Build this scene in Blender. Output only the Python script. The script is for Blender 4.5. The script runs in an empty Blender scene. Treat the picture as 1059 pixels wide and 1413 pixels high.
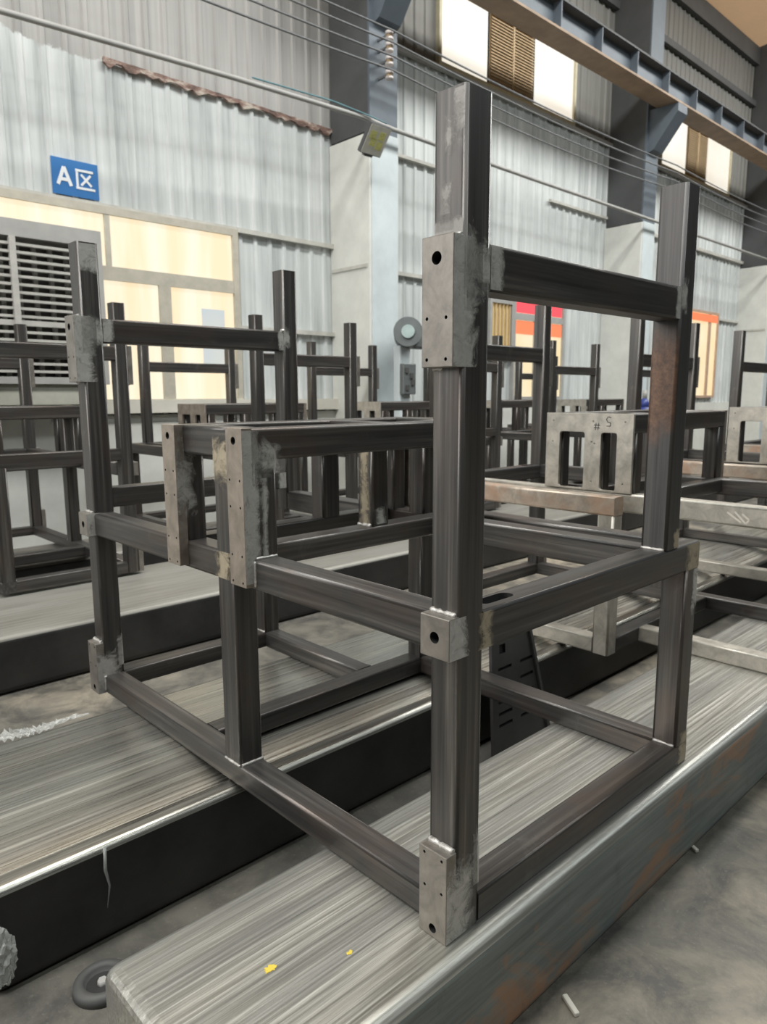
import bpy, bmesh, math, random
from mathutils import Vector, Matrix
random.seed(7)
S = bpy.context.scene
COL = S.collection
FL = -0.30            # floor level (frames stand on beams whose top is z = 0)
UW = 6.285            # inner face of the long wall (y)
VEND = 30.0

# ------------------------------------------------------------------ materials
class NT:
    def __init__(self, name):
        self.m = bpy.data.materials.new(name); self.m.use_nodes = True
        self.t = self.m.node_tree; self.n = self.t.nodes; self.l = self.t.links
        self.b = self.n['Principled BSDF']; self._co = None
    def node(self, typ, **kw):
        x = self.n.new(typ)
        for k, v in kw.items(): setattr(x, k, v)
        return x
    def link(self, a, b): self.l.new(a, b)
    def co(self, scale=(1, 1, 1), rot=(0, 0, 0)):
        if self._co is None: self._co = self.node('ShaderNodeTexCoord').outputs['Object']
        mp = self.node('ShaderNodeMapping'); mp.inputs['Scale'].default_value = scale
        mp.inputs['Rotation'].default_value = rot
        self.link(self._co, mp.inputs['Vector']); return mp.outputs[0]
    def noise(self, scale=(1, 1, 1), s=1.0, detail=4, rough=.6, dist=0, rot=(0, 0, 0)):
        x = self.node('ShaderNodeTexNoise'); x.inputs['Scale'].default_value = s
        x.inputs['Detail'].default_value = detail; x.inputs['Roughness'].default_value = rough
        x.inputs['Distortion'].default_value = dist
        self.link(self.co(scale, rot), x.inputs['Vector']); return x.outputs['Fac']
    def ramp(self, fac, stops, interp='LINEAR'):
        r = self.node('ShaderNodeValToRGB'); r.color_ramp.interpolation = interp
        e = r.color_ramp.elements
        while len(e) < len(stops): e.new(.5)
        for el, (p, c) in zip(e, stops):
            el.position = p
            el.color = (c, c, c, 1) if isinstance(c, (int, float)) else (*c, 1)
        self.link(fac, r.inputs['Fac']); return r.outputs['Color']
    def mix(self, fac, a, b, blend='MIX'):
        x = self.node('ShaderNodeMix', data_type='RGBA', blend_type=blend)
        for s, v in ((x.inputs[0], fac), (x.inputs[6], a), (x.inputs[7], b)):
            if hasattr(v, 'is_linked'): self.link(v, s)
            elif isinstance(v, (int, float)) and s != x.inputs[0]: s.default_value = (v, v, v, 1)
            elif isinstance(v, tuple): s.default_value = (*v, 1)
            else: s.default_value = v
        return x.outputs[2]
    def math(self, op, a, b=None, clamp=False):
        x = self.node('ShaderNodeMath', operation=op, use_clamp=clamp)
        for i, v in enumerate((a, b)):
            if v is None: continue
            if hasattr(v, 'is_linked'): self.link(v, x.inputs[i])
            else: x.inputs[i].default_value = v
        return x.outputs[0]
    def xyz(self):
        self.co(); x = self.node('ShaderNodeSeparateXYZ'); self.link(self._co, x.inputs[0]); return x.outputs
    def out(self, color=None, rough=None, metal=None, bump=None, bstr=.2, bdist=.002, **kw):
        b = self.b
        def put(sock, v):
            if v is None: return
            if hasattr(v, 'is_linked'): self.link(v, sock)
            elif isinstance(v, tuple): sock.default_value = (*v, 1)
            else: sock.default_value = v
        put(b.inputs['Base Color'], color); put(b.inputs['Roughness'], rough); put(b.inputs['Metallic'], metal)
        for k, v in kw.items(): put(b.inputs[k.replace('_', ' ')], v)
        if bump is not None:
            bp = self.node('ShaderNodeBump'); bp.inputs['Strength'].default_value = bstr
            bp.inputs['Distance'].default_value = bdist
            self.link(bump, bp.inputs['Height']); self.link(bp.outputs[0], b.inputs['Normal'])
        return self.m

def ax_scale(axis, long, across):
    s = [across] * 3; s['xyz'.index(axis)] = long; return tuple(s)

def mat_raw(axis):
    """mill-scale square tube: dark, slightly glossy, drawn streaks along its length"""
    t = NT('raw_steel_' + axis)
    st = t.noise(ax_scale(axis, 1.2, 55), 1, 5, .65)
    lo = t.noise(ax_scale(axis, 3, 8), 1, 3, .6, .4)
    c = t.ramp(st, [(.25, (.050, .049, .050)), (.55, (.110, .105, .100)), (.8, (.245, .228, .207))])
    c = t.mix(t.ramp(lo, [(.48, 0), (.72, .5)]), c, (.135, .10, .082))
    c = t.mix(t.ramp(t.noise((6, 6, 6), 1, 6, .75, .6), [(.60, 0), (.72, .35)]), c, (.21, .20, .185))
    r = t.ramp(st, [(.2, .30), (.8, .46)])
    return t.out(c, r, .7, bump=st, bstr=.12, bdist=.0012)

def mat_rusty():
    t = NT('rust_browned_steel')
    z = t.xyz()[2]
    st = t.noise((60, 60, 1.2), 1, 5, .65)
    c = t.ramp(st, [(.25, (.050, .049, .050)), (.8, (.14, .135, .13))])
    n = t.noise((45, 45, 45), 1, 6, .75)
    zz = t.math('ADD', z, t.math('MULTIPLY', t.noise((9, 9, 3), 1, 3), .25))
    m1 = t.math('MULTIPLY', t.ramp(t.math('SUBTRACT', zz, 1.0), [(.17, 0), (.25, 1), (.40, 1), (.50, 0)]), t.math('LESS_THAN', t.xyz()[0], .916))
    rust = t.ramp(n, [(.3, (.055, .035, .026)), (.55, (.16, .085, .05)), (.75, (.24, .14, .085))])
    c = t.mix(t.math('MULTIPLY', m1, .85), c, rust)
    return t.out(c, .5, t.math('SUBTRACT', .7, t.math('MULTIPLY', m1, .45)), bump=n, bstr=.15, bdist=.001)

def mat_block(name, base=(.36, .335, .30), copper=0.0, metal=.8):
    """machined / ground plate"""
    t = NT(name)
    n = t.noise((14, 14, 14), 1, 6, .7, .5); f = t.noise((3, 3, 300), 1, 3, .5)
    c = t.ramp(n, [(.25, tuple(x * .62 for x in base)), (.5, base), (.75, tuple(min(1, x * 1.35) for x in base))])
    if copper:
        c = t.mix(t.ramp(t.noise((5, 5, 5), 1, 4, .6, .6), [(.42, 0), (.62, copper)]), c, (.46, .27, .17))
    r = t.ramp(n, [(.3, .34), (.7, .5)])
    return t.out(c, r, metal, bump=f, bstr=.05, bdist=.0006)

def mat_bead(name, a, b):
    t = NT(name); n = t.noise((60, 60, 60), 1, 6, .75, 1.0)
    return t.out(t.ramp(n, [(.3, a), (.7, b)]), t.ramp(n, [(.3, .38), (.7, .6)]), .65, bump=n, bstr=.35, bdist=.001)

def mat_patch(name, a, b):
    """ground-off weld spot: bright scoured metal that thins out to nothing at its ragged rim"""
    t = NT(name); n = t.noise((70, 70, 70), 1, 6, .75, 1.0); g = t.noise((16, 16, 40), 1, 5, .7, .8)
    c = t.mix(g, t.ramp(n, [(.3, a), (.7, b)]), a)
    at = t.node('ShaderNodeAttribute', attribute_name='mask').outputs['Fac']
    al = t.math('ADD', t.math('MULTIPLY', at, .9), t.math('MULTIPLY', t.math('SUBTRACT', t.noise((20, 20, 20), 1, 6, .75, 1.0), .5), 2.2))
    t.out(c, t.ramp(n, [(.3, .40), (.7, .6)]), .35, bump=n, bstr=.3, bdist=.0008, Alpha=t.ramp(al, [(.25, 0), (.85, .85)]))
    return t.m

def mat_beam_dull():
    t = NT('dull_grey_beam_top'); s1 = t.noise((1.1, 60, 60), 1, 5, .7, .15); s2 = t.noise((.9, 5, 5), 1, 4, .6, .3)
    c = t.ramp(s1, [(.32, (.12, .115, .10)), (.68, (.30, .29, .26))]); c = t.mix(t.ramp(s2, [(.4, 0), (.65, .6)]), c, (.30, .295, .27))
    return t.out(c, .52, .3, bump=s1, bstr=.2, bdist=.002)

def mat_beam_top(name='film_wrapped_steel_top', met=.62, rs=0.0, k=1.0):
    """top of a big tube under stretched plastic film: long pale streaks"""
    t = NT(name)
    s1 = t.noise((1.1, 90, 90), 1, 6, .7, .15); s2 = t.noise((.7, 9, 9), 1, 4, .6, .3); s3 = t.noise((5, 22, 22), 1, 5, .75, .5)
    c = t.ramp(s1, [(.32, (.215 * k, .208 * k, .18 * k)), (.5, (.40 * k, .39 * k, .345 * k)), (.68, (.68 * k, .67 * k, .61 * k))])
    c = t.mix(t.ramp(s2, [(.38, .0), (.62, .6)]), c, (.24, .245, .24))
    c = t.mix(t.ramp(s3, [(.55, 0), (.75, .35)]), c, (.55, .53, .45))
    s4 = t.noise((3, 160, 160), 1, 4, .7, .2)
    c = t.mix(t.ramp(s4, [(.35, .45), (.6, 0)]), c, (.20, .195, .17))
    r = t.ramp(s1, [(.3, .26 - rs), (.7, .46 - rs)])
    return t.out(c, r, met, bump=s1, bstr=.26, bdist=.003, Coat_Weight=.3, Coat_Roughness=.18)

def mat_beam_side():
    t = NT('rust_flecked_beam_side')
    n = t.noise((2.2, 3, 5), 1, 6, .7, .6); s = t.noise((2, 40, 40), 1, 5, .7)
    c = t.ramp(s, [(.3, (.082, .10, .102)), (.7, (.21, .24, .232))])
    c = t.mix(t.ramp(n, [(.53, 0), (.64, .75)]), c, (.34, .17, .085))
    c = t.mix(t.ramp(t.noise((7, 5, 3), 1, 5, .7, 1.), [(.60, 0), (.75, .5)]), c, (.05, .045, .045))
    return t.out(c, .42, .2, bump=s, bstr=.15, bdist=.002, Coat_Weight=.2, Coat_Roughness=.25)

def mat_floor():
    t = NT('stained_concrete')
    a = t.noise((.55, .55, .55), 1, 6, .62, .5); b = t.noise((4, 4, 4), 1, 8, .72, .4); d = t.noise((60, 60, 60), 1, 4, .7)
    c = t.ramp(a, [(.3, (.078, .074, .062)), (.5, (.145, .135, .112)), (.70, (.36, .305, .225))])
    c = t.mix(t.ramp(b, [(.38, .85), (.6, 0)]), c, (.042, .041, .038))
    c = t.mix(t.ramp(d, [(.58, 0), (.75, .35)]), c, (.27, .255, .22))
    return t.out(c, t.ramp(b, [(.3, .5), (.7, .75)]), 0, bump=b, bstr=.25, bdist=.006)

def mat_wall():
    """corrugated sheet: whitewashed below about 4.3 m with a ragged, dripping edge, bare grey above"""
    t = NT('whitewashed_corrugated_sheet')
    xx, _, z = t.xyz()
    drip = t.noise((9, 1, .35), 1, 5, .65, .3); rag = t.noise((2.2, 1, 2.2), 1, 6, .7)
    edge = t.math('ADD', t.math('SUBTRACT', z, t.math('MULTIPLY', t.math('GREATER_THAN', xx, 5.0), 1.22)), t.math('MULTIPLY', t.math('SUBTRACT', rag, .5), .42))
    m = t.ramp(t.math('SUBTRACT', edge, 3.75), [(.54, 1), (.57, 0)])
    wh = t.ramp(drip, [(.28, (.33, .35, .35)), (.42, (.53, .56, .555)), (.6, (.66, .685, .68)), (.75, (.76, .78, .765))])
    wh = t.mix(t.ramp(t.noise((1.5, 1, 1.2), 1, 5, .6, .4), [(.42, 0), (.7, .5)]), wh, (.46, .48, .48))
    gr = t.ramp(t.noise((12, 1, .3), 1, 4, .6), [(.3, (.29, .285, .272)), (.7, (.43, .42, .405))])
    gr = t.mix(t.math('GREATER_THAN', xx, 5.0), gr, t.mix(.7, gr, (.10, .10, .085)))  # bare sheet of the right bays darkened in colour, in place of shade
    c = t.mix(m, gr, wh)
    return t.out(c, .55, .0, bump=drip, bstr=.1, bdist=.004)

def simple(name, col, rough=.5, metal=0.0, nz=.15, sc=8, emit=None, estr=0, **kw):
    t = NT(name); n = t.noise((sc, sc, sc), 1, 5, .65)
    c = t.ramp(n, [(.25, tuple(x * (1 - nz) for x in col)), (.75, tuple(min(1, x * (1 + nz)) for x in col))])
    if emit: kw.update(Emission_Color=emit, Emission_Strength=estr)
    return t.out(c, rough, metal, **kw)

def mat_pane(name, c1, c2, strength, sc=(1, 1, 1)):
    """translucent daylight window pane, glowing with the light outside"""
    t = NT(name); n = t.noise(sc, 1, 3, .5)
    c = t.ramp(n, [(.35, c1), (.65, c2)])
    return t.out((.12, .115, .10), .3, 0, Emission_Color=c, Emission_Strength=strength)

RAW = {a: mat_raw(a) for a in 'xyz'}
M = dict(
    block=mat_block('ground_steel_block', (.25, .23, .205), 0, .6), plate=mat_block('machined_plate', (.33, .285, .24), 0, .6),
    mach=mat_block('machined_bright_steel', (.42, .395, .345), .0, .5), machc=mat_block('machined_coppery_steel', (.46, .40, .335), .6, .5),
    patch=mat_patch('ground_weld_patch', (.50, .49, .46), (.86, .84, .80)), scuff=mat_patch('faint_scuff', (.26, .25, .235), (.5, .485, .46)), patchy=mat_patch('yellowed_weld_patch', (.42, .36, .26), (.66, .58, .44)),
    weld=mat_bead('weld_bead', (.30, .29, .27), (.75, .73, .70)), rusty=mat_rusty(),
    btop2=mat_beam_dull(), hole_shade=simple('bore_shade', (.02, .02, .02), .7), btop=mat_beam_top(), btopg=mat_beam_top('glossy_film_steel_top', .88, .05, 1.2), bside=mat_beam_side(), floor=mat_floor(), wall=mat_wall(),  # near-black bore colour stands in for the shade inside cut holes
    bshade=simple('shaded_beam_side', (.035, .034, .033), .5, .3, .5, 3),  # beam side in shadow: the shade is painted into this near-black colour
    slate=simple('slate_blue_paint', (.105, .128, .152), .5, 0, .15, 3), slated=simple('dark_slate_paint', (.075, .078, .08), .6, 0, .2, 2),
    casing=simple('white_column_casing', (.66, .665, .625), .6, 0, .12, 2.5), casing2=simple('pale_blue_casing', (.56, .62, .635), .6, 0, .12, 2.5),
    cream=simple('cream_window_frame', (.52, .47, .33), .5), greyframe=simple('grey_painted_steel', (.36, .355, .34), .55, .0, .12, 5),
    slat=simple('pale_grille_bar', (.44, .43, .40), .5), girt=simple('pale_girt', (.50, .49, .45), .6, 0, .2, 6),
    black=simple('black_void', (.03, .03, .03), .8), tan=simple('translucent_tan_roof_sheet', (.52, .37, .24), .7, 0, .15, 1.2, (.62, .40, .23), .42),
    brown=simple('brown_louver', (.50, .37, .22), .6), wire=simple('grey_wire', (.14, .145, .15), .5), wood=simple('crane_flange_brown', (.30, .21, .14), .6, 0, .3, 3),
    porc=simple('porcelain', (.60, .55, .53), .3), blue=simple('sign_blue', (.03, .16, .42), .4, 0, .05), white=simple('sign_white', (.82, .84, .86), .45, 0, .03),
    lens=simple('floodlight_glass', (.62, .61, .55), .3), led=simple('yellow_leds', (.60, .60, .22), .5, 0, .4, 60),
    motor=simple('grey_machine_paint', (.15, .165, .165), .4, .2), glassy=simple('pale_dial_glass', (.45, .55, .54), .15),
    red=simple('glowing_red_banner', (.75, .08, .10), .6, 0, .05, 2, (.9, .07, .10), .35), orange=simple('glowing_orange_banner', (.85, .22, .10), .6, 0, .05, 2, (1, .2, .08), .35),  # banner cloth emits a little, imitating daylight coming through it
    wisp=simple('clear_crinkled_film', (.72, .74, .72), .15, 0, .2, 40, Alpha=.3), rubber=simple('dark_rubber', (.07, .07, .068), .6), film=simple('crumpled_plastic_film', (.50, .52, .50), .2, 0, .3, 30, Coat_Weight=.3, Transmission_Weight=.6),
    cab=simple('dark_sheet_metal', (.085, .083, .082), .45, .4, .25, 5), yel=simple('yellow_paint', (.55, .42, .05), .6), ink=simple('black_marker', (.02, .02, .02), .7),
    chip=simple('pale_chip', (.6, .57, .5), .7), bluecyl=simple('deep_blue_paint', (.03, .05, .22), .4), sil=simple('white_sill', (.62, .60, .53), .6, 0, .1, 3),
    upane=mat_pane('bright_upper_pane', (.90, .82, .70), (.95, .91, .80), .9), pane=mat_pane('cream_daylit_pane', (1, .80, .52), (1, .92, .72), .92, (5, 1, .5)),
    pane3=mat_pane('yellow_daylit_pane', (.92, .72, .40), (.96, .82, .56), .9),
)

# ------------------------------------------------------------------ builders
def link(name, me, m, parent=None, loc=None):
    o = bpy.data.objects.new(name, me); COL.objects.link(o)
    if m is not None and not me.materials:
        for x in (m if isinstance(m, (list, tuple)) else [m]): me.materials.append(x)
    if parent: o.parent = parent
    if loc: o.location = loc
    return o
def obj(name, bm, m, parent=None, loc=None, smooth=False):
    me = bpy.data.meshes.new(name); bm.normal_update(); bm.to_mesh(me); bm.free()
    if smooth:
        for p in me.polygons: p.use_smooth = True
    return link(name, me, m, parent, loc)
def tag(o, label, cat, group=None):
    o['label'] = label; o['category'] = cat
    if group: o['group'] = group
    return o
def thing(name, label, cat, loc=(0, 0, 0), rz=0, group=None):
    o = bpy.data.objects.new(name, None); COL.objects.link(o); o.empty_display_size = .1
    o.location = loc; o.rotation_euler = (0, 0, rz); return tag(o, label, cat, group)
def struct(o): o['kind'] = 'structure'; return o

def add_box(bm, x0, x1, y0, y1, z0, z1, mi=0):
    vs = [bm.verts.new(p) for p in ((x0, y0, z0), (x1, y0, z0), (x1, y1, z0), (x0, y1, z0), (x0, y0, z1), (x1, y0, z1), (x1, y1, z1), (x0, y1, z1))]
    for f in ((0, 3, 2, 1), (4, 5, 6, 7), (0, 1, 5, 4), (1, 2, 6, 5), (2, 3, 7, 6), (3, 0, 4, 7)):
        bm.faces.new([vs[i] for i in f]).material_index = mi
    return vs
def bx(*a, bev=0, seg=2):
    bm = bmesh.new(); add_box(bm, *a)
    if bev: bmesh.ops.bevel(bm, geom=bm.edges[:], offset=bev, segments=seg, affect='EDGES', profile=.5)
    return bm
def add_prism(bm, pts, a0, a1, axis):
    """closed 2D outline extruded along an axis; pts are (p,q) in the cyclic order of the other two axes"""
    def P(p, q, a): return {'x': (a, p, q), 'y': (q, a, p), 'z': (p, q, a)}[axis]
    lo = [bm.verts.new(P(p, q, a0)) for p, q in pts]; hi = [bm.verts.new(P(p, q, a1)) for p, q in pts]
    n = len(pts)
    for i in range(n):                                    # long flats stay flat, only the corner radii are smooth
        bm.faces.new((lo[i], lo[(i + 1) % n], hi[(i + 1) % n], hi[i])).smooth = math.dist(pts[i], pts[(i + 1) % n]) < .011
    bm.faces.new(lo[::-1]); bm.faces.new(hi)
def rrect(p0, p1, q0, q1, r, seg=4):
    out = []
    for cx, cy, a in ((p1 - r, q1 - r, 0), (p0 + r, q1 - r, 90), (p0 + r, q0 + r, 180), (p1 - r, q0 + r, 270)):
        for k in range(seg + 1):
            t = math.radians(a + 90 * k / seg); out.append((cx + r * math.cos(t), cy + r * math.sin(t)))
    return out
def tube_bm(b, axis, r=.009, seg=4):
    x0, x1, y0, y1, z0, z1 = b; bm = bmesh.new()
    if axis == 'z': add_prism(bm, rrect(x0, x1, y0, y1, r, seg), z0, z1, 'z')
    elif axis == 'x': add_prism(bm, rrect(y0, y1, z0, z1, r, seg), x0, x1, 'x')
    else: add_prism(bm, rrect(z0, z1, x0, x1, r, seg), y0, y1, 'y')
    return bm
def add_cyl(bm, p, q, r0, r1=None, n=16, cap=True):
    p = Vector(p); q = Vector(q); d = (q - p).normalized(); r1 = r0 if r1 is None else r1
    a = d.orthogonal().normalized(); b = d.cross(a)
    A = [bm.verts.new(p + r0 * (math.cos(t) * a + math.sin(t) * b)) for t in [2 * math.pi * k / n for k in range(n)]]
    B = [bm.verts.new(q + r1 * (math.cos(t) * a + math.sin(t) * b)) for t in [2 * math.pi * k / n for k in range(n)]]
    for i in range(n): bm.faces.new((A[i], A[(i + 1) % n], B[(i + 1) % n], B[i])).smooth = True
    if cap: bm.faces.new(A[::-1]); bm.faces.new(B)
def cyl(p, q, r0, r1=None, n=16):
    bm = bmesh.new(); add_cyl(bm, p, q, r0, r1, n); return bm
def path_tube(pts, r, n=8):
    bm = bmesh.new(); rings = []
    for i, p in enumerate(pts):
        p = Vector(p); d = (Vector(pts[min(i + 1, len(pts) - 1)]) - Vector(pts[max(i - 1, 0)])).normalized()
        a = d.cross(Vector((.3, .2, 1))).normalized(); b = d.cross(a)
        rr = r[i] if isinstance(r, list) else r
        rings.append([bm.verts.new(p + rr * (math.cos(t) * a + math.sin(t) * b)) for t in [2 * math.pi * k / n for k in range(n)]])
    for A, B in zip(rings, rings[1:]):
        for i in range(n): bm.faces.new((A[i], A[(i + 1) % n], B[(i + 1) % n], B[i])).smooth = True
    bm.faces.new(rings[0][::-1]); bm.faces.new(rings[-1]); return bm
def cut(bm, cutter, dark=True):
    """bm minus cutter (both closed); returns a new bmesh"""
    lo = [min(v.co[i] for v in bm.verts) + 6e-4 for i in range(3)]; hi = [max(v.co[i] for v in bm.verts) - 6e-4 for i in range(3)]
    ma = bpy.data.meshes.new('a'); bm.normal_update(); bmesh.ops.recalc_face_normals(bm, faces=bm.faces[:]); bm.to_mesh(ma); bm.free()
    mb = bpy.data.meshes.new('b'); bmesh.ops.recalc_face_normals(cutter, faces=cutter.faces[:]); cutter.to_mesh(mb); cutter.free()
    a = bpy.data.objects.new('a', ma); b = bpy.data.objects.new('b', mb); COL.objects.link(a); COL.objects.link(b)
    md = a.modifiers.new('c', 'BOOLEAN'); md.object = b; md.operation = 'DIFFERENCE'; md.solver = 'EXACT'
    dg = bpy.context.evaluated_depsgraph_get(); dg.update()
    me = bpy.data.meshes.new_from_object(a.evaluated_get(dg)); r = bmesh.new(); r.from_mesh(me)
    if dark:  # walls of the cut take the painted shade colour
        for f in r.faces:
            c = f.calc_center_median()
            if all(lo[i] < c[i] < hi[i] for i in range(3)): f.material_index = 1; f.smooth = False
    for o in (a, b): bpy.data.objects.remove(o)
    for x in (ma, mb, me): bpy.data.meshes.remove(x)
    return r
def patch(axis, at, out, p0, p1, q0, q1, seed, th=.0012, n=26, rag=.22):
    """thin ragged ground spot lying on a face: axis = face normal axis, at = its plane, out = +1/-1"""
    rnd = random.Random(seed); bm = bmesh.new(); cx, cy = (p0 + p1) / 2, (q0 + q1) / 2; pts = []
    for k in range(n):
        t = 2 * math.pi * k / n; c, s = math.cos(t), math.sin(t)
        m = (abs(c) ** 5 + abs(s) ** 5) ** (-1 / 5) * (1 - rag * rnd.random())
        pts.append((cx + m * c * (p1 - p0) / 2, cy + m * s * (q1 - q0) / 2))
    a0, a1 = (at - .001, at + th) if out > 0 else (at - th, at + .001)
    add_prism(bm, pts, a0, a1, axis); return bm
def smear(axis, at, p0, p1, q0, q1, fade, n=9, off=.0007):
    """soft-edged scoured spot lying on a face that looks along -axis; 'a','A','b','B' = sides where it thins out"""
    bm = bmesh.new(); la = bm.verts.layers.float.new('mask'); g = []
    for i in range(n):
        row = []
        for j in range(n):
            f, h = i / (n - 1), j / (n - 1); p, q = p0 + (p1 - p0) * f, q0 + (q1 - q0) * h
            v = bm.verts.new((at - off, p, q) if axis == 'x' else (p, at - off, q))
            mk = 1.0
            for ch, d in (('a', f), ('A', 1 - f), ('b', h), ('B', 1 - h)):
                if ch in fade: mk = min(mk, d / .45)
            v[la] = min(1, mk); row.append(v)
        g.append(row)
    for i in range(n - 1):
        for j in range(n - 1):
            q = (g[i][j], g[i + 1][j], g[i + 1][j + 1], g[i][j + 1]); bm.faces.new(q if axis == 'y' else q)
    return bm
def bead(p, q, r=.0055, seed=0):
    rnd = random.Random(seed); p = Vector(p); q = Vector(q); n = max(6, int((q - p).length / .006))
    pts = [p.lerp(q, k / n) for k in range(n + 1)]
    return path_tube(pts, [r * (.65 + .6 * rnd.random()) for _ in pts], 7)

# ------------------------------------------------------------------ welded frame
T = .03
def block(u0, z0, z1, big, small, parent, m, name='mounting_block', rb=.0105):
    bm = bx(-T, .002, u0, u0 + .08, z0, z1, bev=.002)
    c = bmesh.new()
    add_cyl(c, (-T - .01, u0 + big[0], big[1]), (-.004, u0 + big[0], big[1]), rb, n=20)
    for a, b in small: add_cyl(c, (-T - .01, u0 + a, b), (-.012, u0 + a, b), .0036, n=10)
    o = obj(name, cut(bm, c), [m, M['hole_shade']], parent); return o

def make_frame(label):
    root = thing('steel_frame', label, 'frame', (0, 0, 0), 0, 'welded square-tube machine frames')
    def t(name, b, axis, m=None, r=.009, key=None):
        o = obj(name, tube_bm(b, axis, r), m or RAW[axis], root)
        if key: o['k'] = key
        return o
    # tall and short posts
    t('post', (0, .08, 0, .08, 0, 1.73), 'z'); t('post', (0, .08, 1.84, 1.92, 0, 1.73), 'z')
    t('post', (.91, .99, 0, .08, .726, 1.73), 'z', M['rusty'], key='rust'); t('post', (.91, .99, 1.84, 1.92, .64, 1.73), 'z')
    t('post', (1.058, 1.138, 0, .08, .068, .642), 'z'); t('post', (.765, .845, 1.84, 1.92, .068, .742), 'z')
    t('post', (0, .08, .85, .94, .068, 1.0), 'z'); t('post', (1.058, 1.138, 1.11, 1.19, .0, .642), 'z', key='mach')
    # base rails
    t('base_rail', (0, .08, .08, 1.84, 0, .07), 'y', r=.007); t('base_rail', (.08, 1.138, 0, .08, 0, .07), 'x', r=.007)
    t('base_rail', (.08, .765, 1.84, 1.92, 0, .07), 'x', r=.007); t('base_rail', (.765, .845, 1.19, 1.92, 0, .07), 'y', r=.007, key='bl')
    t('base_rail', (.08, 1.058, 1.11, 1.19, 0, .07), 'x', r=.007); t('base_rail', (1.058, 1.138, .08, 1.11, 0, .07), 'y', r=.007, key='mach')
    # middle rails
    t('middle_rail', (0, .08, .08, 1.84, .64, .726), 'y')
    bm = tube_bm((.08, 1.138, 0, .08, .64, .726), 'x'); c = bmesh.new()
    pts = []
    for k in range(9): a = math.radians(-90 + 180 * k / 8); pts.append((.212 + .018 * math.cos(a), .045 + .018 * math.sin(a)))
    for k in range(9): a = math.radians(90 + 180 * k / 8); pts.append((.135 + .018 * math.cos(a), .045 + .018 * math.sin(a)))
    add_prism(c, pts, .70, .74, 'z'); obj('middle_rail', cut(bm, c), [RAW['x'], M['hole_shade']], root)
    t('middle_rail', (.08, .91, .88, .96, .656, .726), 'x'); t('middle_rail', (.08, .91, 1.15, 1.23, .656, .726), 'x')
    t('middle_rail', (.91, .99, .08, 1.84, .64, .726), 'y', key='mb'); t('middle_rail', (1.058, 1.138, .08, 1.19, .64, .726), 'y', key='machc')
    t('middle_rail', (.08, .91, 1.845, 1.915, .742, .82), 'x', r=.006)
    # top rails
    t('top_rail', (.08, .91, 0, .075, 1.373, 1.462), 'x'); t('top_rail', (.08, .91, 1.845, 1.92, 1.373, 1.462), 'x')
    # raised box on the middle rails
    t('box_upright', (0, .08, .737, .815, .724, 1.0), 'z'); t('box_upright', (0, .07, 1.112, 1.19, .724, 1.0), 'z')
    t('box_upright', (.575, .655, .885, .96, .724, 1.0), 'z'); t('box_upright', (.575, .655, 1.15, 1.225, .724, 1.0), 'z')
    t('box_rail', (0, .99, .737, .815, .998, 1.086), 'x'); t('box_rail', (0, .99, 1.112, 1.19, .998, 1.086), 'x')
    t('box_rail', (0, .08, .815, 1.112, .998, 1.086), 'y'); t('box_rail', (.575, .655, .815, 1.112, .998, 1.083), 'y')
    t('box_upright', (.90, .97, .737, .81, .724, 1.0), 'z'); t('box_upright', (.90, .97, .95, 1.03, .724, 1.0), 'z'); t('box_upright', (.90, .97, 1.115, 1.19, .724, 1.0), 'z')
    t('box_rail', (.91, .985, .815, 1.112, .998, 1.086), 'y')
    bm = bx(.985, 1.0, .737, 1.19, .728, 1.086, bev=.0015); c = bmesh.new()
    for y0, y1 in ((.812, .948), (1.032, 1.113)):
        add_prism(c, rrect(.70, .998, .975, 1.02, .001), y0, y1, 'y') if False else add_prism(c, rrect(y0, y1, .735, 1.0, .012), .97, 1.02, 'x')
    for y, z in ((.775, 1.05), (.775, .95), (.99, 1.05), (.985, .955), (1.0, .948), (1.15, 1.05), (.99, .77), (1.15, .77)):
        add_cyl(c, (1.02, y, z), (.99, y, z), .0045, n=8)
    o = obj('box_end_plate', cut(bm, c, False), M['plate'], root); o['k'] = 'mach2'
    # mounting blocks
    for u in (0, 1.84):
        block(u, 1.225, 1.468, (.042, 1.427), ((.066, 1.317), (.017, 1.317), (.066, 1.24), (.017, 1.24)), root, M['block'], rb=.0125)
        block(u, .640, .729, (.040, .684), (), root, M['block'], rb=.0125)
        block(u, .0, .207, (.039, .022), ((.064, .194), (.014, .194), (.063, .117), (.014, .117)), root, M['block'])
    for u in (.737, 1.11):
        bm = bx(-T, .002, u, u + .08, .650, 1.0875, bev=.0015); c = bmesh.new()
        add_cyl(c, (-T - .01, u + .042, 1.053), (-.004, u + .042, 1.053), .011, n=20)
        for z in (.946, .872, .737, .662):
            for a in (.016, .066): add_cyl(c, (-T - .01, u + a, z), (-.012, u + a, z), .0036, n=10)
        obj('machined_plate', cut(bm, c), [M['plate'], M['hole_shade']], root)
        obj('plate_backing', bx(0.0, .034, u + .002, u + .078, .652, .728), RAW['z'], root)
    # ground spots where welds were dressed
    def P(axis, at, p0, p1, q0, q1, fade, m='patch'):
        obj('weld_patch', smear(axis, at, p0, p1, q0, q1, fade), M[m], root)
    for u in (0, 1.84):                                   # faces looking along -y: (x range, z range)
        P('y', u, -.029, .055, 1.226, 1.466, 'A'); P('y', u, .0, .078, 1.33, 1.50, 'bB'); P('y', u, .08, .128, 1.376, 1.459, 'A')
        P('y', u, -.029, .045, .641, .728, 'A'); P('y', u, -.029, .074, .002, .206, 'AB'); P('y', u, .05, .078, .10, .25, 'aB')
        P('y', u, .872, .909, 1.376, 1.459, 'a'); P('y', u, .911, .952, 1.37, 1.50, 'AbB')
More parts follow.
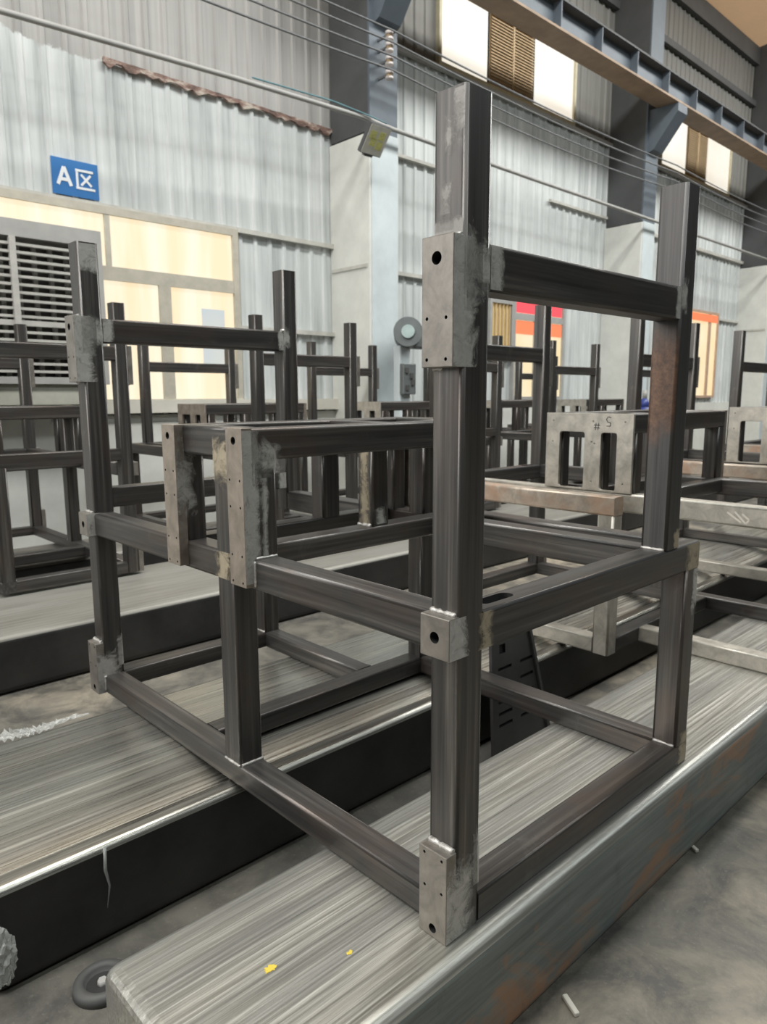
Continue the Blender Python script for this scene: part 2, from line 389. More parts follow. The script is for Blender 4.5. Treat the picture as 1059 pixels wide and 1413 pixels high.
    P('y', 0, .055, .125, .643, .724, 'aA', 'patchy'); P('y', 0, 1.02, 1.137, .643, .724, 'a', 'patchy'); P('y', 0, 1.095, 1.136, .49, .641, 'ab')
    P('y', 0, 1.065, 1.136, .003, .068, 'a', 'patchy'); P('y', 0, 1.07, 1.136, .07, .12, 'aB', 'patchy'); P('y', 0, .945, .987, .728, .79, 'aB', 'patchy')
    P('y', .737, -.029, .035, .66, 1.08, 'A'); P('y', .737, .0, .115, .93, 1.08, 'AbB'); P('y', .737, .02, .055, .70, .95, 'aA')
    P('y', 1.11, -.029, .045, .76, 1.07, 'AbB'); P('y', 1.845, .855, .909, .745, .818, 'a'); P('y', .885, .585, .645, .732, .80, 'aAB')
    # faces looking along -x: (y range, z range)
    P('x', 0, .852, .938, .90, 1.08, 'bB', 'patchy'); P('x', 0, .842, .96, .643, .724, 'aA', 'patchy')
    for b in ((.012, .06, 1.60, 1.70, 'aAbB'), (.025, .072, 1.48, 1.59, 'aAbB'), (.004, .075, 1.468, 1.51, 'B'), (.002, .035, 1.60, 1.725, 'Ab')): P('x', 0, *b, 'scuff')
    P('x', .575, .888, .958, .735, .99, 'aA', 'patchy'); P('y', 1.84, .008, .072, 1.60, 1.725, 'b')
    # raised weld beads
    B = lambda p, q, sd, r=.005: obj('weld_bead', bead(p, q, r, sd), M['weld'], root)
    for i, u in enumerate((0, 1.84)):
        B((-.002, u + .004, 1.469), (-.002, u + .076, 1.469), 1 + i, .0045); B((-.002, u + .006, .731), (-.002, u + .075, .731), 3 + i, .006)
        B((-.003, u + .004, .209), (-.003, u + .076, .209), 5 + i, .007); B((.01, u + .03, 1.224), (-.002, u + .075, 1.224), 7 + i)
    B((.909, .006, .728), (.909, .076, .728), 11); B((1.058, .006, .072), (1.058, .074, .072), 12); B((.004, .737, .728), (.075, .737, .728), 13); B((.0, .736, .65), (.0, .736, .722), 14)
    B((.0, .852, .071), (.0, .936, .071), 15, .004); B((.004, .849, .072), (.078, .849, .072), 16, .006); B((.575, .89, .728), (.575, .955, .728), 17, .007)
    B((-.0, 1.838, .01), (-.0, 1.838, .07), 18); B((.765, 1.845, .072), (.765, 1.915, .072), 19); B((.9, 1.843, 1.463), (.912, 1.843, 1.463), 20, .007)
    return root

def dup_frame(src, loc, rz, label, over=None):
    r = src.copy(); COL.objects.link(r); r.location = loc; r.rotation_euler = (0, 0, rz); r['label'] = label
    for ch in list(src.children):
        c = ch.copy(); COL.objects.link(c); c.parent = r
        k = c.get('k')
        if over and k and k in over:
            c.material_slots[0].link = 'OBJECT'; c.material_slots[0].material = M[over[k]]
        elif k == 'rust':
            c.material_slots[0].link = 'OBJECT'; c.material_slots[0].material = RAW['z']
        for g in ch.children:
            d = g.copy(); COL.objects.link(d); d.parent = c
    return r

A = make_frame('nearest raw steel frame, with the tallest post in front and drilled blocks facing the viewer')
OV = dict(mach='mach', machc='machc', mach2='mach')
PI = math.pi
C = dup_frame(A, (2.943, 1.848, 0), PI, 'steel frame directly behind the nearest one at right, bright end plate marked 5#', dict(OV, mb='mach', bl='mach'))
K = dup_frame(A, (4.86, 1.73, 0), PI, 'steel frame third along the front beam, bright end plate cut by the right edge', OV)
K2 = dup_frame(A, (6.78, 1.75, 0), PI, 'farthest frame along the front beam, thin post behind the right-hand tall post', OV)
E = dup_frame(A, (.97, 5.53, .02), PI, 'dark steel frame at far left, standing before the grey louvred unit')
H = dup_frame(A, (2.92, 5.53, .02), PI, 'dark frame of the back row in front of the lower left window')
H2 = dup_frame(A, (4.86, 5.53, .02), PI, 'frame of the back row seen behind the nearest tall post, pale end plate', dict(mach2='mach'))
J = dup_frame(A, (6.72, 5.53, .02), PI, 'frame of the back row between the nearest two tall posts, near the wide column', dict(mach2='mach'))
J2 = dup_frame(A, (8.66, 5.53, .02), PI, 'farthest frame of the back row, smallest of all the frames', dict(mach2='mach'))
rail_c = [c for c in C.children if c.get('k') == 'mb'][0]
for o in bpy.data.objects:
    if 'k' in o: del o['k']
# handwriting: 5# (upside down, as in the shop) on one end plate; scribble on another
def strokes(segs, w, th=.0008):
    """segs in (y,z) on a plate facing -x at x=0"""
    bm = bmesh.new()
    for (y0, z0), (y1, z1) in segs:
        d = Vector((0, y1 - y0, z1 - z0)); n = Vector((0, -d.z, d.y)).normalized() * w / 2
        a, b = Vector((0, y0, z0)), Vector((0, y1, z1)); v = []
        for x in (-th, .0005):
            v += [bm.verts.new(p + Vector((x, 0, 0))) for p in (a + n, a - n, b - n, b + n)]
        for f in ((0, 1, 2, 3), (7, 6, 5, 4), (0, 4, 5, 1), (1, 5, 6, 2), (2, 6, 7, 3), (3, 7, 4, 0)): bm.faces.new([v[i] for i in f])
    return bm
five = [((.0, 0), (.022, 0)), ((0, 0), (0, -.015)), ((0, -.015), (.016, -.018)), ((.016, -.018), (.024, -.03)), ((.024, -.03), (.014, -.042)), ((.014, -.042), (-.002, -.038))]
hsh = [((.005, .002), (.008, -.038)), ((.019, .002), (.022, -.038)), ((-.004, -.012), (.030, -.010)), ((-.004, -.027), (.030, -.025))]
mk = obj('marker_number', strokes([((-.05 + y * .9, 1.030 - z), (-.05 + y2 * .9, 1.030 - z2)) for (y, z), (y2, z2) in five] + [((.03 - y * .9, 1.012 - z * .8), (.03 - y2 * .9, 1.012 - z2 * .8)) for (y, z), (y2, z2) in hsh], .0035), M['ink'], None, (1.943, .865, 0))
mk.location = (-0, 0, 0); mk.data.transform(Matrix.Translation((1.943, .82, 0))); mk.data.transform(Matrix.Translation((-2.943, -1.848, 0))); mk.data.transform(Matrix.Rotation(PI, 4, 'Z'))
sc = obj('chalk_scribble', strokes([((.205, .700), (.160, .655)), ((.176, .694), (.148, .672)), ((.160, .655), (.148, .672)), ((.235, .695), (.178, .658))], .007), M['chip'], rail_c)
sc.data.transform(Matrix.Translation((1.9528 - 2.943, -1.848, 0))); sc.data.transform(Matrix.Rotation(PI, 4, 'Z')); sc['label'] = 'white chalk scribble'
pl = [c for c in C.children if c.name.startswith('box_end_plate')][0]; mk.parent = pl; mk['label'] = 'handwritten 5# in black marker'

# ------------------------------------------------------------------ big steel beams on the floor
def beam(name, x0, x1, y0, y1, label, side, r=.035, crown=0.0, top=None):
    root = thing(name, label, 'beam', (x0, y0, FL), 0, 'big steel beams carrying the frames')
    L, W, Hh = x1 - x0, y1 - y0, -FL
    bm = bmesh.new(); seg = 5; ring = []
    prof = rrect(0, W, 0, Hh, r, seg)
    if crown:                                             # pressed tube: the top rolls off gently towards the near side
        i0 = [i for i, (p, q) in enumerate(prof) if p < r and q > Hh - r]
        extra = [(crown * (1 - k / 6), Hh - .06 * (k / 6) ** 2) for k in range(0, 6)]
        prof = [pq for i, pq in enumerate(prof) if i not in i0]
        j = seg + 1; prof[j:j] = extra + [(.022, Hh - .066), (.006, Hh - .085), (.0, Hh - .11)]
    # lengthwise loops with softly rounded near end
    st = [(0.0, .020), (.004, .010), (.014, .003), (.03, 0), (L * .5, 0), (L, 0)]
    for x, ins in st:
        rr = [bm.verts.new((x, p * (W - 2 * ins) / W + ins, q * (Hh - ins) / Hh)) for p, q in prof]; ring.append(rr)
    n = len(prof)
    for a, b in zip(ring, ring[1:]):
        for i in range(n):
            f = bm.faces.new((a[i], a[(i + 1) % n], b[(i + 1) % n], b[i])); f.smooth = math.dist(prof[i], prof[(i + 1) % n]) < .1
    bm.faces.new(ring[0][::-1]); bm.faces.new(ring[-1])
    bm.normal_update()
    for f in bm.faces: f.material_index = 0 if f.normal.z > .25 or f.normal.x < -.3 else 1
    obj('tube_body', bm, [top or M['btop'], side], root); return root
b1 = beam('steel_beam', -.588, 10, -.05, .468, 'pale film-wrapped steel beam in front, carrying the nearest frame', M['bside'])
b2 = beam('steel_beam', -.70, 10, .885, 1.685, 'wide film-wrapped beam second from the front, shadow-dark side towards the viewer', M['bshade'], crown=.42, top=M['btopg'])
b3 = beam('steel_beam', -2.5, 10, 2.86, 3.85, 'dull grey beam third from the front, at the left edge', M['bshade'], top=M['btop2'])
b4 = beam('steel_beam', -2.5, 10, 4.4, 5.1, 'rearmost pale beam near the whitewashed wall', M['bshade'], top=M['btop2'])
for (x, y, a, b, sd) in ((-.338, .211, .016, .010, 3), (-.19, .13, .008, .006, 4)):
    o = obj('paint_spot', patch('z', 0, 1, x - a, x + a, y - b, y + b, sd, rag=.5), M['yel'], None); o.data.transform(Matrix.Translation((.588, .05, -FL))); o.parent = b1; o['label'] = 'yellow paint spot'

# ------------------------------------------------------------------ floor, wall, roof
struct(obj('floor', bx(-14, VEND, -10, UW + .3, FL - .2, FL), M['floor']))
bm = bmesh.new(); pit, dep = .20, .021; xs = []
x = -6.0
while x < VEND:
    xs += [(x, 0), (x + .13, 0), (x + .145, -dep), (x + .185, -dep)]; x += pit
# ribs stand out towards the hall (-y)
lo = [bm.verts.new((a, UW + .0 + d + dep, FL)) for a, d in xs]; hi = [bm.verts.new((a, UW + d + dep, 9.0)) for a, d in xs]
for i in range(len(xs) - 1): bm.faces.new((lo[i], lo[i + 1], hi[i + 1], hi[i]))
bl = [bm.verts.new((a, UW + .16, z)) for a, z in ((xs[0][0], FL), (xs[-1][0], FL), (xs[-1][0], 9.0), (xs[0][0], 9.0))]
bm.faces.new(bl[::-1])
bmesh.ops.recalc_face_normals(bm, faces=bm.faces[:])
struct(obj('wall_left', bm, M['wall']))
struct(obj('wall_far', bx(VEND, VEND + .2, -10, UW + .3, FL, 12), M['slated']))
struct(obj('wall_near', bx(-14.2, -14, -10, -.2, FL, 12), M['slated']))
struct(obj('wall_right', bx(-14, VEND, -10.2, -10, FL, 12), M['slated']))
# roof slopes up away from the wall: translucent sheets along the wall, opaque sheet over the hall
def roof(y0, y1, m):
    zz = lambda y: 8.95 + (UW + .4 - y) * .123
    bm = bmesh.new(); add_prism(bm, [(y1, zz(y1)), (y1, zz(y1) + .1), (y0, zz(y0) + .1), (y0, zz(y0))][::-1], -14, VEND, 'x'); bmesh.ops.recalc_face_normals(bm, faces=bm.faces[:])
    return bm
ce = struct(obj('ceiling', roof(-10, 3.2, None), M['slated'])); obj('translucent_sheet', roof(3.2, UW + .4, None), M['tan'], ce)
n = 1
def trim(b, m, bev=0):
    global n
    struct(obj('trim_%d' % n, bx(*b, bev=bev), m)); n += 1
trim((-6, VEND, UW - .10, UW, 8.62, 8.98), M['slated'])                     # eaves member
trim((5.3, VEND, UW - .09, UW, 7.74, 7.86), M['slated'])                    # girts
trim((5.3, VEND, UW - .07, UW, 5.52, 5.57), M['greyframe'])
trim((5.3, 6.9, UW - .05, UW, 4.25, 4.29), M['girt']); trim((9.5, 11.3, UW - .05, UW, 4.29, 4.33), M['girt']); trim((5.3, 11.3, UW - .05, UW, 2.76, 2.81), M['girt'])
trim((12.1, 18.3, UW - .06, UW, 4.24, 4.30), M['girt']); trim((12.1, 18.3, UW - .05, UW, 2.86, 2.91), M['girt'])
trim((3.5, 4.9, UW - .05, UW, 2.95, 3.0), M['girt']); trim((3.5, 4.9, UW - .05, UW, 1.90, 1.95), M['girt'])
trim((-2, 3.495, UW - .05, UW, 2.93, 3.0), M['girt'])
trim((-2, 4.9, UW - .10, UW, 1.00, 1.13), M['sil'])
trim((-6, VEND, UW - .03, UW + .01, FL, .98), M['casing'])
rnd = random.Random(2); zl = [4.30 - .06 * rnd.random() * (1 if k % 3 else .3) for k in range(46)]
bm = bmesh.new(); fr = []
for y in (UW - .035, UW - .005):
    fr.append(([bm.verts.new((2.1 + .0618 * k, y, 4.325 + .008 * rnd.random())) for k in range(46)], [bm.verts.new((2.1 + .0618 * k, y, zl[k])) for k in range(46)]))
for k in range(45):
    (a0, b0), (a1, b1) = fr
    bm.faces.new((a0[k], b0[k], b0[k + 1], a0[k + 1])); bm.faces.new((a1[k + 1], b1[k + 1], b1[k], a1[k])); bm.faces.new((a1[k], a0[k], a0[k + 1], a1[k + 1])); bm.faces.new((b0[k], b1[k], b1[k + 1], b0[k + 1]))
bm.faces.new((fr[0][0][0], fr[1][0][0], fr[1][1][0], fr[0][1][0])); bm.faces.new((fr[0][0][-1], fr[0][1][-1], fr[1][1][-1], fr[1][0][-1]))
bmesh.ops.recalc_face_normals(bm, faces=bm.faces[:])
tf = NT('rusty_flashing'); cf = tf.ramp(tf.noise((5, 5, 14), 1, 5, .7), [(.36, (.07, .05, .04)), (.5, (.22, .13, .105)), (.64, (.50, .44, .38))]); tf.out(cf, .7, 0)
struct(obj('trim_%d' % n, bm, tf.m)); n += 1

# columns: white-cased foot, slate blue steel above
for i, (v, lab) in enumerate(((4.88, 'slate blue steel column with white cased foot, floodlight and insulators on it'), (11.33, 'second slate blue column, behind the right end of the crane beam bracket'), (17.6, 'farthest column, dark, at the right edge of the picture'))):
    t = thing('steel_column', lab, 'column', (v, 5.58, FL), 0)
    h = 4.16 - FL
    obj('casing', bx(-.01, .46, 0, .72, 0, h - .02, bev=.01), M['casing'], t); obj('casing_face', bx(.02, .44, -.012, 0, 0, h), M['casing2'], t)
    obj('ledge', bx(-.03, -.008, .04, .68, 2.96, 3.0), M['girt'], t)
    obj('flange', bx(0, .44, 0, .03, h, 9.2 - FL), M['slate'], t); obj('web', bx(-.0, .06, .03, .70, h, 9.2 - FL), M['slated'], t)
    obj('rear_flange', bx(.06, .44, .66, .70, h, 9.2 - FL), M['slate'], t)
    if i > 0 or True:
        bm = bmesh.new(); add_prism(bm, [(-.50, 5.965), (.0, 5.965), (.0, 5.28), (-.10, 5.32), (-.50, 5.84)], .06, .40, 'x')
        bmesh.ops.recalc_face_normals(bm, faces=bm.faces[:]); o = obj('bracket', bm, M['slate'], t); o.location.z = -FL

# crane runway beam
t = thing('crane_runway_beam', 'slate blue crane runway beam with brown lower flange above the windows', 'beam', (4.2, 5.27, 5.97))
obj('lower_flange', bx(0, 25, -.19, .19, 0, .03), M['wood'], t); obj('web_plate', bx(0, 25, -.02, .02, .03, .40), M['slate'], t); obj('upper_flange', bx(0, 25, -.16, .16, .40, .425), M['slated'], t)
obj('crane_rail', bx(0, 25, -.03, .03, .425, .47), M['slated'], t)
x = .6
while x < 16: obj('stiffener', bx(x, x + .02, -.15, -.02, .03, .40), M['slate'], t); x += 1.05

# busbar wires on insulators, conduit, floodlight
ins = (5.15, 5.03, 4.89, 4.745)
for i, z in enumerate(ins):
    o = obj('insulator', cyl((0, 0, 0), (0, 0, .035), .045, .045, 16), M['porc'], None, (5.02, 5.40, z - .02)); tag(o, ['topmost porcelain insulator on the slate blue column', 'second porcelain insulator from the top on the slate blue column', 'third porcelain insulator from the top on the slate blue column', 'lowest porcelain insulator on the slate blue column'][i], 'insulator', 'insulators on the column')
    obj('collar', cyl((0, 0, -.03), (0, 0, 0), .03, .035, 12), M['brown'], o); obj('skirt', cyl((0, 0, -.055), (0, 0, -.03), .045, .045, 16), M['porc'], o); obj('bolt_arm', bx(-.012, .012, 0, .18, -.012, .012), M['wire'], o)
    pts = []
    for a, b in ((-4, 5.02), (5.02, 12.0), (12.0, 18.5)):
        for k in range(16):
            f = k / 16; pts.append((a + (b - a) * f, 5.335, z - .5 * .12 * 4 * f * (1 - f) * (1 + .25 * i)))
    w = obj('busbar_wire', path_tube(pts, .011, 6), M['wire']); tag(w, ['highest of the four long wires strung along the wall', 'second highest of the long wires strung along the wall', 'third highest of the long wires strung along the wall', 'lowest of the four long wires strung along the wall'][i], 'wire', 'crane supply wires')
c = obj('conduit', path_tube([(-3, 5.44, 3.93), (.94, 5.44, 4.06), (3, 5.44, 4.15), (4.66, 5.44, 4.20), (5.1, 5.44, 4.18), (8, 5.44, 4.16), (11.45, 5.44, 4.16), (18, 5.44, 4.16)], .026, 10), M['greyframe']); tag(c, 'long grey conduit pipe running along the wall past both columns', 'pipe')
cb = obj('cable', path_tube([(3.2, 5.42, 4.20), (4.2, 5.42, 4.245), (4.75, 5.40, 4.215), (4.9, 5.32, 4.16)], .008, 6), simple('teal_cable', (.10, .22, .25), .5)); tag(cb, 'thin teal cable on the conduit leading to the floodlight', 'cable')
fl = thing('floodlight', 'square floodlight with yellow LED panel at the foot of the slate blue column', 'lamp', (4.70, 5.30, 3.945))
fl.scale = (.78, .78, .78)
fl.rotation_euler = (math.radians(38), 0, 0)
# local: x along wall, z up the face, face looks to -y
obj('housing', bx(-.20, .20, -.03, .04, -.21, .21, bev=.012), M['slated'], fl); obj('lens', bx(-.186, .186, -.036, -.028, -.196, .196), M['lens'], fl)
for a, b in ((-.09, .06), (.07, .07), (-.05, -.03), (.08, -.06)): obj('led_panel', bx(a - .055, a + .055, -.039, -.035, b - .055, b + .055), M['led'], fl)
obj('bracket', bx(-.06, .06, .04, .16, -.05, .05), M['slated'], fl); obj('driver_box', bx(-.08, .08, -.0, .05, -.245, -.2), M['slated'], fl)

# sign
sg = thing('zone_sign', 'blue sign reading A区 on the whitewashed wall', 'sign', (1.772, UW - .012, 3.185))
obj('board', bx(-.215, .215, 0, .03, -.16, .16), M['blue'], sg)
def bar2(bm, p, q, w, k=[0]):
    k[0] += 1; e = (k[0] % 5) * .0006
    d = Vector((q[0] - p[0], 0, q[1] - p[1])); nn = Vector((-d.z, 0, d.x)).normalized() * w / 2
    v = []
    for y in (-.004 - e, .001):
        v += [bm.verts.new(Vector((a[0], y, a[1])) + s * nn) for a, s in ((p, 1), (p, -1), (q, -1), (q, 1))]
    for f in ((0, 1, 2, 3), (7, 6, 5, 4), (0, 4, 5, 1), (1, 5, 6, 2), (2, 6, 7, 3), (3, 7, 4, 0)): bm.faces.new([v[i] for i in f])
bm = bmesh.new()
for p, q in (((-.165, -.075), (-.105, .085)), ((-.105, .085), (-.045, -.075)), ((-.14, -.025), (-.07, -.025))): bar2(bm, p, q, .030)
bmesh.ops.recalc_face_normals(bm, faces=bm.faces[:]); obj('letter', bm, M['white'], sg)
bm = bmesh.new()
for p, q in (((.0, .078), (.165, .078)), ((.014, .085), (.014, -.085)), ((.0, -.078), (.178, -.078)), ((.05, .045), (.145, -.048)), ((.140, .048), (.048, -.052))): bar2(bm, p, q, .021)
bmesh.ops.recalc_face_normals(bm, faces=bm.faces[:]); obj('character', bm, M['white'], sg)

# windows
def window(idx, x0, x1, z0, z1, panes, frame_m, fw=.05, d=.07):
    w = obj('window_%d' % idx, bx(x0, x1, UW - .02, UW + .03, z0, z1), M['black']); struct(w)
    bm = bmesh.new()
    for b in ((x0 - fw, x0, z0 - fw, z1 + fw), (x1, x1 + fw, z0 - fw, z1 + fw), (x0, x1, z0 - fw, z0), (x0, x1, z1, z1 + fw)): add_box(bm, b[0], b[1], UW - d, UW, b[2], b[3])
    obj('frame', bm, frame_m, w)
    for kind, a, b, c, e in panes:
        if kind in M: obj('pane', bx(a, b, UW - .035, UW - .025, c, e), M[kind], w)
        elif kind == 'bar': obj('mullion', bx(a, b, UW - d + .005, UW - .02, c, e), frame_m, w)
        elif kind == 'louver':
            bm = bmesh.new(); z = c + .01; add_box(bm, a, b, UW - .03, UW - .02, c, e)
            while z < e - .03:
                v = [bm.verts.new(p) for p in ((a, UW - .06, z), (b, UW - .06, z), (b, UW - .03, z + .035), (a, UW - .03, z + .035), (a, UW - .06, z - .008), (b, UW - .06, z - .008))]
                bm.faces.new(v[:4]); bm.faces.new((v[4], v[5], v[1], v[0])); z += .042
            bm.normal_update(); obj('louver', bm, M['brown'], w)
            obj('mullion', bx((a + b) / 2 - .015, (a + b) / 2 + .015, UW - .07, UW - .03, c, e), M['brown'], w)
    return w
w1 = window(1, .2, 3.42, 1.14, 2.90, [('pane', .2, 3.42, 2.42, 2.90), ('bar', .2, 3.42, 2.29, 2.42), ('pane', .2, 2.53, 1.14, 2.29), ('bar', 2.53, 2.66, 1.14, 2.29), ('pane', 2.66, 3.42, 1.14, 2.29), ('bar', 2.0, 2.05, 2.42, 2.9)], simple('weathered_window_frame', (.46, .43, .36), .6), .07)
obj('glass_reflection_panel', bx(3.02, 3.30, UW - .04, UW - .034, 1.5, 2.1), mat_pane('sky_reflection', (.50, .62, .74), (.72, .74, .68), .8), w1)  # sky reflection painted as a glowing panel laid on the pane
window(2, 6.79, 10.05, 5.62, 6.72, [('upane', 6.79, 7.80, 5.62, 6.72), ('louver', 7.86, 8.92, 5.62, 6.72), ('upane', 8.97, 10.05, 5.62, 6.72)], M['cream'])
window(3, 13.2, 16.45, 5.62, 6.72, [('upane', 13.2, 14.28, 5.62, 6.72), ('louver', 14.32, 15.26, 5.62, 6.72), ('upane', 15.30, 16.45, 5.62, 6.72)], M['cream'])
w4 = window(4, 8.60, 9.95, 1.14, 2.76, [('pane3', 8.60, 9.95, 1.14, 2.76), ('bar', 8.6, 9.95, 2.36, 2.46), ('bar', 9.12, 9.22, 1.14, 2.36)], M['greyframe'])
obj('banner', bx(8.62, 9.93, UW - .05, UW - .036, 2.47, 2.72), M['red'], w4); obj('banner', bx(8.62, 9.11, UW - .05, UW - .036, 2.14, 2.35), M['orange'], w4); obj('banner', bx(9.23, 9.93, UW - .05, UW - .036, 2.14, 2.35), M['orange'], w4)
w5 = window(5, 14.6, 16.35, 1.14, 2.96, [('pane3', 14.6, 16.35, 1.14, 2.96), ('bar', 15.9, 16.0, 1.14, 2.96)], simple('rosy_window_frame', (.48, .33, .24), .6))
obj('banner', bx(14.62, 16.3, UW - .075, UW - .06, 2.78, 2.94), M['orange'], w5)
# brown grille unit beside the red-bannered window
g = thing('window_grille', 'yellow-brown grille beside the window with the red banner', 'grille', (8.22, UW - .01, 1.75))
bm = bmesh.new(); 
for b in ((-.30, -.25, 0, .90), (.25, .30, 0, .90), (-.25, .25, 0, .06), (-.25, .25, .82, .90)): add_box(bm, b[0], b[1], -.08, 0, b[2], b[3])
obj('frame', bm, M['greyframe'], g); obj('backing', bx(-.25, .25, -.03, 0, .06, .82), simple('glowing_yellow_backing', (.52, .42, .2), .6, emit=(.9, .65, .25), estr=.25), g)  # backing glows by itself, no lamp stands behind the bars
for k in range(6): obj('bar', bx(-.24 + k * .09, -.215 + k * .09, -.06, -.03, .06, .82), M['brown'], g)

# grey louvred unit in front of the left window
lv = thing('louvred_unit', 'big grey louvred steel unit against the lower left window', 'grille', (0, 5.85, 0))
f = .0
bm = bmesh.new()
for b in ((-.6, 1.78, 2.50, 2.64), (1.60, 1.78, 1.28, 2.50), (-.6, 1.60, 1.28, 1.34), (-.6, -.5, 1.34, 2.50)): add_box(bm, b[0], b[1], -.04, .35, b[2], b[3])
obj('frame', bm, M['greyframe'], lv)
obj('lower_panel', bx(-.6, 1.76, .0, .35, 1.10, 1.28), simple('olive_panel', (.42, .42, .36), .5), lv)
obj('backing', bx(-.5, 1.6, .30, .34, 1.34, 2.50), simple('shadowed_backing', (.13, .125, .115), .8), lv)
for k in range(17):
    z = 1.375 + k * .066; hgt = .022 if k not in (6,) else .045
    obj('louvre_bar', bx(-.5, 1.6, -.03, .02, z, z + hgt), M['slat'], lv)
for k in range(15): obj('rear_bar', bx(-.42 + k * .14, -.385 + k * .14, .22, .26, 1.34, 2.50), M['slat'], lv)
for x in (1.02, .1): obj('divider', bx(x - .025, x + .025, -.05, .0, 1.34, 2.50), M['slat'], lv)
obj('foot', bx(-.5, -.42, .1, .3, FL, 1.10), M['greyframe'], lv); obj('foot', bx(1.62, 1.70, .1, .3, FL, 1.10), M['greyframe'], lv)

# round grey machine beside the column
mc = thing('drilling_machine', 'grey machine with round head on a pale stand beside the white column foot', 'machine', (5.13, 5.25, FL))
obj('stand', bx(-.16, .16, -.02, .14, 0, 1.0, bev=.01), M['casing2'], mc); obj('neck', bx(-.09, .09, 0, .12, 1.0, 2.05, bev=.02), M['casing2'], mc)
h = obj('head', cyl((-.09, -.13, 2.20), (.16, .14, 2.16), .17, .15, 28), M['motor'], mc)
obj('dial', cyl((-.115, -.155, 2.20), (-.085, -.125, 2.20), .075, .08, 24), M['glassy'], mc); obj('side_arm', bx(.12, .36, -.03, .1, 2.02, 2.3, bev=.03), M['motor'], mc)
obj('control_pod', bx(-.10, .11, -.07, 0, 1.48, 1.84, bev=.01), M['motor'], mc)
for a, b in ((-.05, 1.76), (.03, 1.70), (.05, 1.62), (-.04, 1.56)): obj('button', bx(a - .025, a + .025, -.085, -.068, b - .03, b + .03), M['rubber'], mc)

gc = thing('gas_cylinder', 'deep blue gas cylinder glimpsed just left of the right-hand tall post', 'cylinder', (11.0, 5.2, FL))
obj('body', cyl((0, 0, 0), (0, 0, 1.25), .12, .12, 24), M['bluecyl'], gc); obj('shoulder', cyl((0, 0, 1.25), (0, 0, 1.40), .12, .045, 24), M['bluecyl'], gc); obj('valve_cap', cyl((0, 0, 1.40), (0, 0, 1.54), .04, .035, 16), M['greyframe'], gc)
# loose things between the beams
def SK(bm):
    for v in bm.verts: v.co.x -= v.co.z * .27
    return bm
cab = thing('vented_steel_cover', 'dark sheet-steel cover with vent slots leaning between the front two beams', 'cover', (1.142, .775, FL), 0)
cab.rotation_euler = (math.radians(-3), 0, 0)
bm = bmesh.new(); add_prism(bm, [(0, 0), (.395, 0), (.395, .014), (0, .014)], 0, .51, 'z')
for v in bm.verts: v.co.x -= (v.co.z * .27 if v.co.x > .2 else 0)
for f in bm.faces: f.smooth = False; c = bmesh.new()
for (a, b) in ((.03, .10), (.10, .17), (.0, 0), (.27, .06)):
    pass
for r, z in enumerate((.12, .17, .22, .29, .36)):
    for x in (.04, .19): add_box(c, x, x + .09, -.02, .012, z, z + .014)
add_box(c, .05, .09, -.02, .012, .43, .47)
obj('slotted_panel', cut(bm, c), [M['cab'], M['hole_shade']], cab); obj('edge_strip', SK(bx(.378, .394, -.012, .0, 0, .51)), M['rubber'], cab)
pad = thing('rubber_pad', 'round dark rubber pad on the floor beside the front beam end', 'pad', (-.487, .745, FL))
bm = bmesh.new(); N = 40; prof = [(.020, .003), (.038, .004), (.043, .020), (.050, .026), (.062, .026), (.070, .018), (.072, 0)]
rings = [[bm.verts.new((r * math.cos(2 * PI * k / N), r * math.sin(2 * PI * k / N), z)) for k in range(N)] for r, z in prof]
for a, b in zip(rings, rings[1:]):
    for k in range(N): bm.faces.new((a[k], a[(k + 1) % N], b[(k + 1) % N], b[k])).smooth = True
bm.faces.new(rings[0]); bm.faces.new(rings[-1]); bmesh.ops.recalc_face_normals(bm, faces=bm.faces[:])
obj('ring', bm, M['rubber'], pad); obj('recess_shade', cyl((0, 0, .004), (0, 0, .0085), .040, .040, 32), M['hole_shade'], pad); obj('nut', cyl((0, 0, .002), (0, 0, .020), .014, .012, 6), M['greyframe'], pad)  # black disc paints the shade in the hollow of the ring
def crumple(name, ctr, size, seed, label, cat='plastic film', amp=.25, flat=1.0):
    rnd = random.Random(seed); bm = bmesh.new(); bmesh.ops.create_icosphere(bm, subdivisions=4, radius=1)
    ph = [(Vector((rnd.uniform(-1, 1), rnd.uniform(-1, 1), rnd.uniform(-1, 1))).normalized(), rnd.uniform(4, 11), rnd.uniform(0, 6)) for _ in range(14)]
    for v in bm.verts:
        d = sum(abs(math.sin(v.co.dot(a) * f + p)) for a, f, p in ph) / 14
        v.co = Vector((v.co.x * size[0], v.co.y * size[1], v.co.z * size[2])) * (1 + amp * 2.4 * (d - .63))
    o = obj(name, bm, M['film'], None, ctr); tag(o, label, cat); return o
crumple('plastic_film_clump', (-.69, .845, -.16), (.035, .035, .07), 5, 'crumpled clear film bunched on the end of the second beam', amp=.5)
bm = bmesh.new(); rnd = random.Random(4); rows = []
for i in range(60):
    f = i / 59; x = -.56 + .42 * f; wd = .055 * (1 - f) ** .6 * (.6 + .5 * rnd.random()) + .006
    rows.append([bm.verts.new((x + .012 * rnd.random(), 1.678 + .012 * math.sin(9 * f) + wd * (j / 6 - .35) * 1.6, .003 + .028 * abs(math.sin(2.1 * i + 1.7 * j)) * rnd.random() * (1.2 - f))) for j in range(7)])
for p, q in zip(rows, rows[1:]):
    for j in range(6): bm.faces.new((p[j], q[j], q[j + 1], p[j + 1]))
o = obj('plastic_film_scrap', bm, M['wisp']); tag(o, 'loose crinkled film along the rear edge of the second beam, far left', 'plastic film')
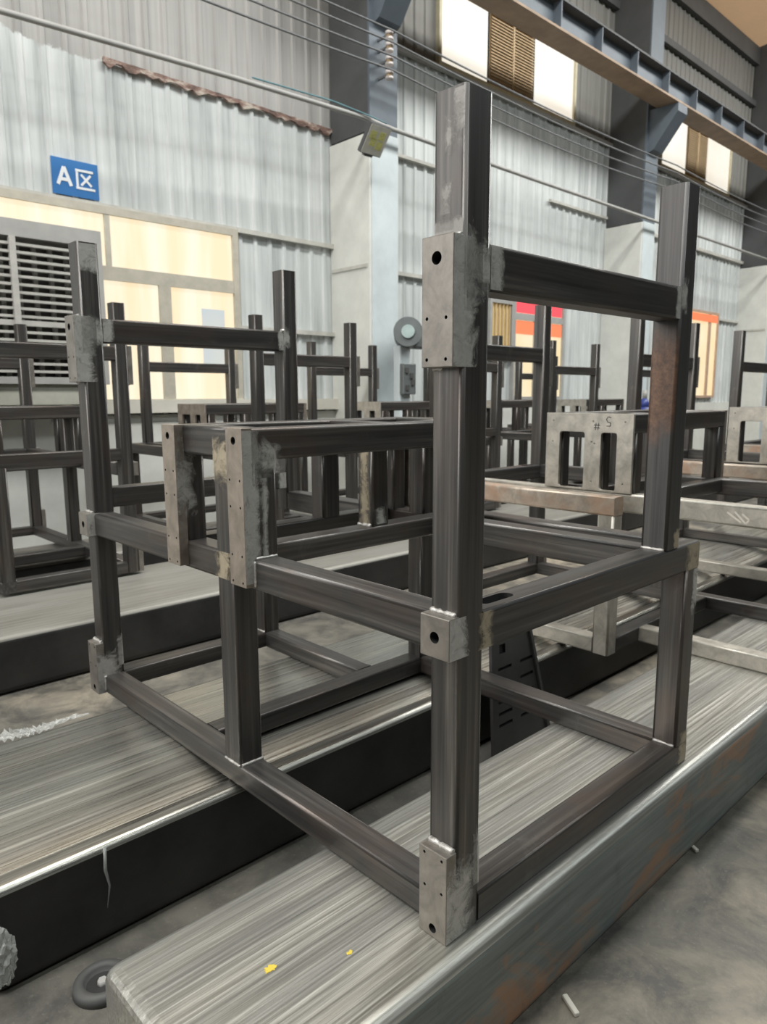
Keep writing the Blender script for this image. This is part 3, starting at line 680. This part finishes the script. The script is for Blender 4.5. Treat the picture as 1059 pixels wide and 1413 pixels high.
o = obj('film_tail', path_tube([(-.407, .882, -.02), (-.412, .876, -.08), (-.404, .874, -.13), (-.415, .872, -.19)], [.004, .005, .003, .001], 6), M['film']); tag(o, 'thin film tail hanging down the shadow-dark side of the second beam', 'plastic film')
for nm, ctr, lab, m, L in (('plastic_chip', (1.14, -.047, FL + .006), 'small white chip on the concrete beside the front beam', 'chip', .016), ('cigarette_butt', (.312, -.106, FL + .006), 'pale butt lying on the concrete at the lower edge of the picture', 'chip', .03)):
    bm = bx(-L, L, -.007, .007, -.006, .006, bev=.003); o = obj(nm, bm, M[m], None, ctr); o.rotation_euler.z = 1.1; tag(o, lab, 'litter')

# ------------------------------------------------------------------ light
W = bpy.data.worlds.new('World'); S.world = W; W.use_nodes = True
W.node_tree.nodes['Background'].inputs[0].default_value = (.86, .93, 1, 1); W.node_tree.nodes['Background'].inputs[1].default_value = .22
def area(name, loc, tgt, sx, sy, power, col):
    l = bpy.data.lights.new(name, 'AREA'); l.shape = 'RECTANGLE'; l.size = sx; l.size_y = sy; l.energy = power; l.color = col
    o = bpy.data.objects.new(name, l); COL.objects.link(o); o.location = loc
    o.rotation_euler = (Vector(tgt) - Vector(loc)).to_track_quat('-Z', 'Y').to_euler(); return o
area('roof_skylight', (7, 1.0, 9.3), (7, 1.6, 0), 30, 1.6, 2500, (1, 1, .965))
area('far_side_fill', (6, -5.5, 9.8), (6, -4.5, 0), 24, 1.6, 750, (.93, 1, 1))  # added fill light, unseen, lifts the faces turned to -y
area('open_gate_daylight', (-10, 4.2, 5.0), (0, 3.6, 1.3), 7.5, 5, 760, (1, .985, .96))

# ------------------------------------------------------------------ camera
cam = bpy.data.cameras.new('camera'); co = bpy.data.objects.new('camera', cam); COL.objects.link(co); S.camera = co
R = Vector((0.72567592, -0.68802778, -0.00349615)); U = Vector((0.112453, 0.11359023, 0.98714314)); F = Vector((0.67878478, 0.71673916, -0.15980049))
m = Matrix((R, U, -F)).transposed().to_4x4(); m.translation = (-1.07646136, -0.91536934, 1.17294223); co.matrix_world = m
cam.sensor_fit = 'HORIZONTAL'; cam.sensor_width = 36; cam.lens = 36 * 996.2746 / 1059; cam.clip_start = .02
cam.dof.use_dof = True; cam.dof.focus_distance = 1.5; cam.dof.aperture_fstop = 9
S.view_settings.view_transform = 'Standard'; S.view_settings.look = 'None'; S.view_settings.gamma = 1; S.view_settings.exposure = .1
